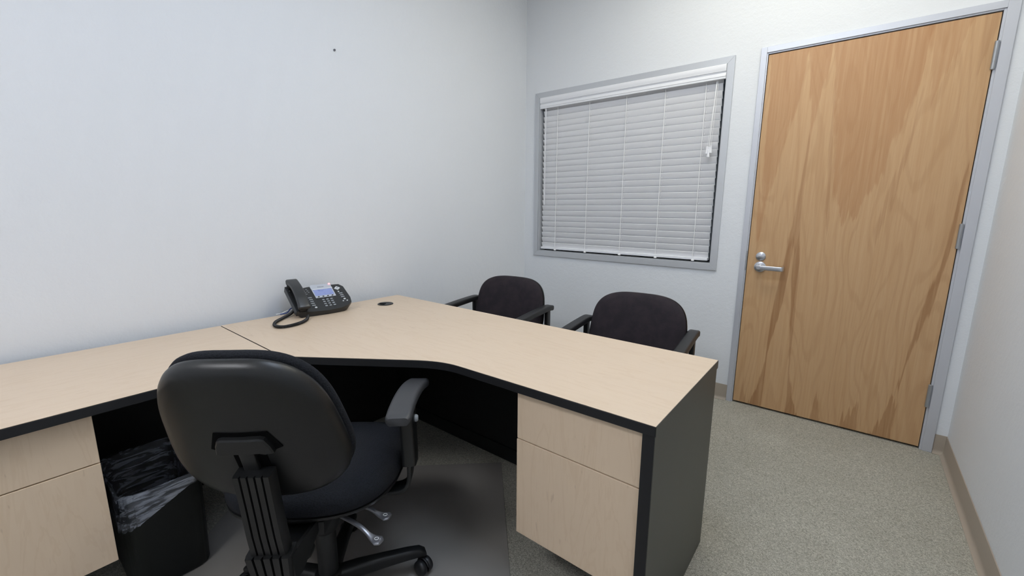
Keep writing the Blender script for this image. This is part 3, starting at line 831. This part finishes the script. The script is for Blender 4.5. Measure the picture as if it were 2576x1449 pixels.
def drop(x, y):
    # deep at the -y end, pulled up to the rim at the +y end
    q = min(1, max(0, (0.112-y)/0.215)); return 0.010 + 0.105*q**0.9
for fr_ in (0.03, 0.35, 0.7, 1.0):
    ring = []
    for i, (x, y) in enumerate(out):
        z = 0.358 - drop(x, y)*fr_
        k = (0.0022*wr(i, 4) + 0.0025) * (0.4+fr_)
        sh = 1 - (0.358-z)*0.06
        ring.append(Vector((x*sh+math.copysign(k, x), y*sh+math.copysign(k, y), z + (0.004*wr(i, 5) if fr_ == 1.0 else 0))))
    rings.append(ring)
loft(b, rings, True, False)
bag = tag(obj('bin_liner', b, M_liner, smooth=179, loc=(0.410, -2.735, 0.0122)), 'clear plastic bag folded over the rim of the black wastebasket', 'bin bag')
b = NEW()
kp = [Vector((0.187, 0.106, 0.352)), Vector((0.196, 0.116, 0.350)), Vector((0.202, 0.124, 0.336)), Vector((0.205, 0.126, 0.312))]
tube(b, catmull(kp, 4), [(0.012*math.cos(a)*(1+0.3*math.sin(3*a)), 0.006*math.sin(a)) for a in [2*PI*i/12 for i in range(12)]], side=(0.6, -0.8, 0), scale=[1.3, 1.5, 1.2, 0.9, 1.2, 1.1, 0.8, 0.6, 0.7, 0.6, 0.6, 0.55, 0.5])
obj('tied_corner', b, M_liner, bag, smooth=179)

# ------------------------------------------------------------------ telephone (local -y is the front)
tel = thing('desk_telephone', 'black corded desk telephone with lit display on the desk near the left wall', 'telephone', (0.150, -1.945, TZ), math.radians(82))
SL = math.atan2(0.093, 0.150)
def fp(u, v, h=0.0):
    """point on the sloped face: u right, v up the slope, h off the face"""
    p0 = Vector((0, -0.088, 0.030))
    return p0 + Vector((u*1.07+0.006, 0, 0)) + Vector((0, math.cos(SL), math.sin(SL)))*v + Vector((0, -math.sin(SL), math.cos(SL)))*h
face = [(-0.128, 0.004), (-0.07, -0.006), (0.0, -0.012), (0.06, -0.008), (0.100, 0.006), (0.122, 0.028), (0.128, 0.060), (0.124, 0.150), (0.108, 0.172), (0.05, 0.176), (-0.04, 0.176), (-0.10, 0.166), (-0.128, 0.160)]
b = NEW()
def low(u, v, k):
    p = fp(u, v); y = p.y*(0.93 if k else 1.0) + (0.006 if k else 0); return Vector((p.x*(0.94 if k else 1), y if p.y < 0.03 else p.y*0.9, max(0.001, 0.001 if k else p.z-0.012)))
loft(b, [[fp(u, v, 0) for u, v in face], [fp(u*1.01, v, -0.006) for u, v in face], [fp(u*1.005, v*0.995, -0.018) for u, v in face],
         [Vector((u*0.92, -0.080+max(0.0, v)*0.78, 0.001)) for u, v in face]])
body = obj('phone_body', b, M_phone, tel, smooth=35)
# cradle wall under the handset
def plate(name, poly, h0, h1, m, parent, bev=0.0):
    b = NEW(); loft(b, [[fp(u, v, h0) for u, v in poly], [fp(u, v, h1) for u, v in poly]]); return obj(name, b, m, parent)
def rect(u0, u1, v0, v1): return [(u0, v0), (u1, v0), (u1, v1), (u0, v1)]
plate('display_bezel', [(-0.030, 0.172), (-0.028, 0.082), (0.066, 0.082), (0.068, 0.172), (0.059, 0.182), (-0.024, 0.182)], 0.0002, 0.004, M_silver, tel)
scr = plate('display_screen', rect(-0.025, 0.062, 0.096, 0.142), 0.0042, 0.0048, M_screen, tel)
b = NEW(); tube(b, [fp(-0.029, 0.146, 0.003), fp(0.067, 0.146, 0.003)], circ(0.005, 10)); obj('bezel_ridge', b, M_silver, tel, smooth=60)
for k in range(4):
    u0 = -0.014 + k*0.0215
    b = NEW(); loft(b, [[fp(u0+0.0045*math.cos(a), 0.0885+0.003*math.sin(a), h) for a in [2*PI*i/12 for i in range(12)]] for h in (0.004, 0.0056)]); obj('soft_key', b, M_plas_dk, tel)
def key(name, u, v, wu, wv, m, h=0.003):
    b = NEW(); loft(b, [[fp(u+x, v+y, 0.0003) for x, y in rrect(wu, wv, min(wu, wv)*0.45, 3)], [fp(u+x*0.9, v+y*0.9, h) for x, y in rrect(wu, wv, min(wu, wv)*0.45, 3)]]); return obj(name, b, m, tel)
for r in range(4):
    for c in range(3):
        key('dial_key', 0.000+c*0.019, 0.066-r*0.0155, 0.0125, 0.0085, M_key)
for r in range(5):
    key('memory_key', -0.053, 0.092-r*0.0145, 0.019, 0.0078, M_key)
key('speaker_key', -0.048, 0.018, 0.011, 0.009, M_nav)
for q, (u_, v_) in enumerate(((-0.050, 0.158), (-0.062, 0.147), (-0.048, 0.146), (-0.060, 0.135), (-0.046, 0.134), (-0.058, 0.123))):
    key('small_key', u_, v_, 0.009, 0.004, M_key, 0.001)
b = NEW(); loft(b, [[fp(0.090+x, 0.140+y, 0.0003) for x, y in ((0, -0.015), (0.016, 0.0), (0, 0.015), (-0.016, 0.0))], [fp(0.090+x, 0.140+y, 0.004) for x, y in ((0, -0.013), (0.0135, 0.0), (0, 0.013), (-0.0135, 0.0))]]); nv_ = obj('navigation_pad', b, M_nav, tel)
b = NEW(); loft(b, [[fp(0.090+0.004*math.cos(a), 0.140+0.004*math.sin(a), h) for a in [2*PI*i/12 for i in range(12)]] for h in (0.004, 0.0056)]); obj('select_key', b, M_key, nv_)
key('round_key', 0.088, 0.112, 0.008, 0.008, M_nav)
for r in range(3): key('function_key', 0.094, 0.098-r*0.0145, 0.019, 0.0078, M_key)
key('round_key', 0.097, 0.052, 0.011, 0.009, M_nav)
for du in (-0.0085, 0.0105): key('round_key', 0.094+du, 0.0375, 0.0075, 0.0065, M_nav)
b = NEW(); lathe(b, [(0.0, 0.0), (0.006, 0.0), (0.0055, 0.004), (0.003, 0.0065), (0.0, 0.007)], 12, 'z', fp(0.063, 0.176, 0.003)); obj('message_lamp', b, M_led, tel, smooth=60)
# maker's word on the silver brow
cu = bpy.data.curves.new('t', 'FONT'); cu.body = 'Polycom'; cu.size = 0.009; cu.align_x = 'CENTER'; cu.extrude = 0.0002
to = bpy.data.objects.new('t', cu); C.objects.link(to)
me = bpy.data.meshes.new_from_object(to.evaluated_get(bpy.context.evaluated_depsgraph_get()))
bpy.data.objects.remove(to)
tm = Matrix((Vector((1, 0, 0)), Vector((0, math.cos(SL), math.sin(SL))), Vector((0, -math.sin(SL), math.cos(SL))))).transposed().to_4x4(); tm.translation = fp(0.018, 0.160, 0.0044)
me.transform(tm); o = bpy.data.objects.new('maker_wordmark', me); C.objects.link(o); o.parent = tel; me.materials.append(M_ink)
# handset
b = NEW()
hp = catmull([fp(-0.107, -0.004, 0.026), fp(-0.107, 0.012, 0.034), fp(-0.107, 0.055, 0.047), fp(-0.107, 0.110, 0.052), fp(-0.107, 0.155, 0.046), fp(-0.107, 0.183, 0.037), fp(-0.107, 0.196, 0.028)], 6)
n = len(hp); sc = []
for k in range(n):
    q = k/(n-1); e = min(q, 1-q)
    wdt = 1.0 - 0.16*math.sin(PI*q); hg = 0.85+0.35*max(0, 1-e/0.28)
    if e < 0.05: wdt *= 0.86+0.14*e/0.05; hg *= 0.7+0.3*e/0.05
    sc.append((wdt, hg))
tube(b, hp, rrect(0.057, 0.026, 0.008, 4), side=(1, 0, 0), scale=sc)
hs = obj('handset', b, M_hand, tel, smooth=60)
for v0, h in ((0.022, 0.016), (0.178, 0.018)):
    b = NEW(); loft(b, [[fp(-0.107+0.024*math.cos(a), v0+0.020*math.sin(a), hh) for a in [2*PI*i/20 for i in range(20)]] for hh in (0.001, h+0.012)]); obj('ear_cup' if v0 > 0.1 else 'mouth_cup', b, M_plas_dk, hs, smooth=40)
b = NEW(); loft(b, [[fp(u_, v_, h) for u_, v_ in rect(-0.138, -0.127, 0.0, 0.185)] for h in (-0.020, 0.010)]); obj('cradle_side', b, M_phone, tel)
# coiled cord, in desk coordinates then moved into the phone's frame
inv = (Matrix.Translation(Vector((0.150, -1.945, TZ))) @ Matrix.Rotation(math.radians(82), 4, 'Z')).inverted()
cp = catmull([(0.120, -2.066, TZ+0.022), (0.135, -2.090, TZ+0.012), (0.170, -2.140, TZ+0.0085), (0.222, -2.196, TZ+0.0085), (0.285, -2.226, TZ+0.0085), (0.330, -2.212, TZ+0.0085), (0.330, -2.150, TZ+0.0085), (0.292, -2.090, TZ+0.0085), (0.235, -2.052, TZ+0.012)], 16)
ln = [0]
for a, c in zip(cp[:-1], cp[1:]): ln.append(ln[-1]+(c-a).length)
b = NEW()
tube(b, [inv @ p for p in cp], circ(0.0045, 8))
tot = ln[-1]; turns = int(tot/0.0042); per = 9; hel = []
T = frames(cp)
def at(s):
    import bisect
    i = min(max(bisect.bisect_left(ln, s)-1, 0), len(cp)-2); f_ = (s-ln[i])/max(1e-9, ln[i+1]-ln[i])
    return cp[i].lerp(cp[i+1], f_), T[i].lerp(T[i+1], f_).normalized()
for k in range(turns*per+1):
    s = tot*k/(turns*per); p, t = at(s); sd = t.cross(Vector((0, 0, 1))).normalized(); un = sd.cross(t)
    a = 2*PI*k/per
    hel.append(inv @ (p + sd*(0.0058*math.cos(a)) + un*(0.0058*math.sin(a))))
tube(b, hel, circ(0.0017, 5))
obj('handset_cord', b, M_plas_dk, tel, smooth=60)
b = NEW(); tube(b, catmull([inv @ Vector(p) for p in ((0.085, -2.00, TZ+0.030), (0.075, -2.055, TZ+0.026), (0.088, -2.085, TZ+0.010), (0.070, -2.110, TZ+0.004))], 6), circ(0.0028, 8))
obj('line_cable', b, M_blue, tel, smooth=60)
b = NEW(); tube(b, catmull([inv @ Vector(p) for p in ((0.070, -2.000, TZ+0.020), (0.062, -2.060, TZ+0.016), (0.060, -2.100, TZ+0.004), (0.058, -2.125, TZ+0.004))], 6), circ(0.0026, 8))
obj('power_cable', b, M_cord, tel, smooth=60)

# ------------------------------------------------------------------ small marks
b = NEW(); lathe(b, [(0.0045, 0.0), (0.0055, 0.002), (0.005, 0.006), (0.002, 0.007)], 14, 'x', (0.0, 0, 0))
tag(obj('wall_screw', b, M_screw, smooth=40, loc=(0.0002, -1.685, 2.073)), 'small grey screw left in the upper part of the bare left wall', 'screw')
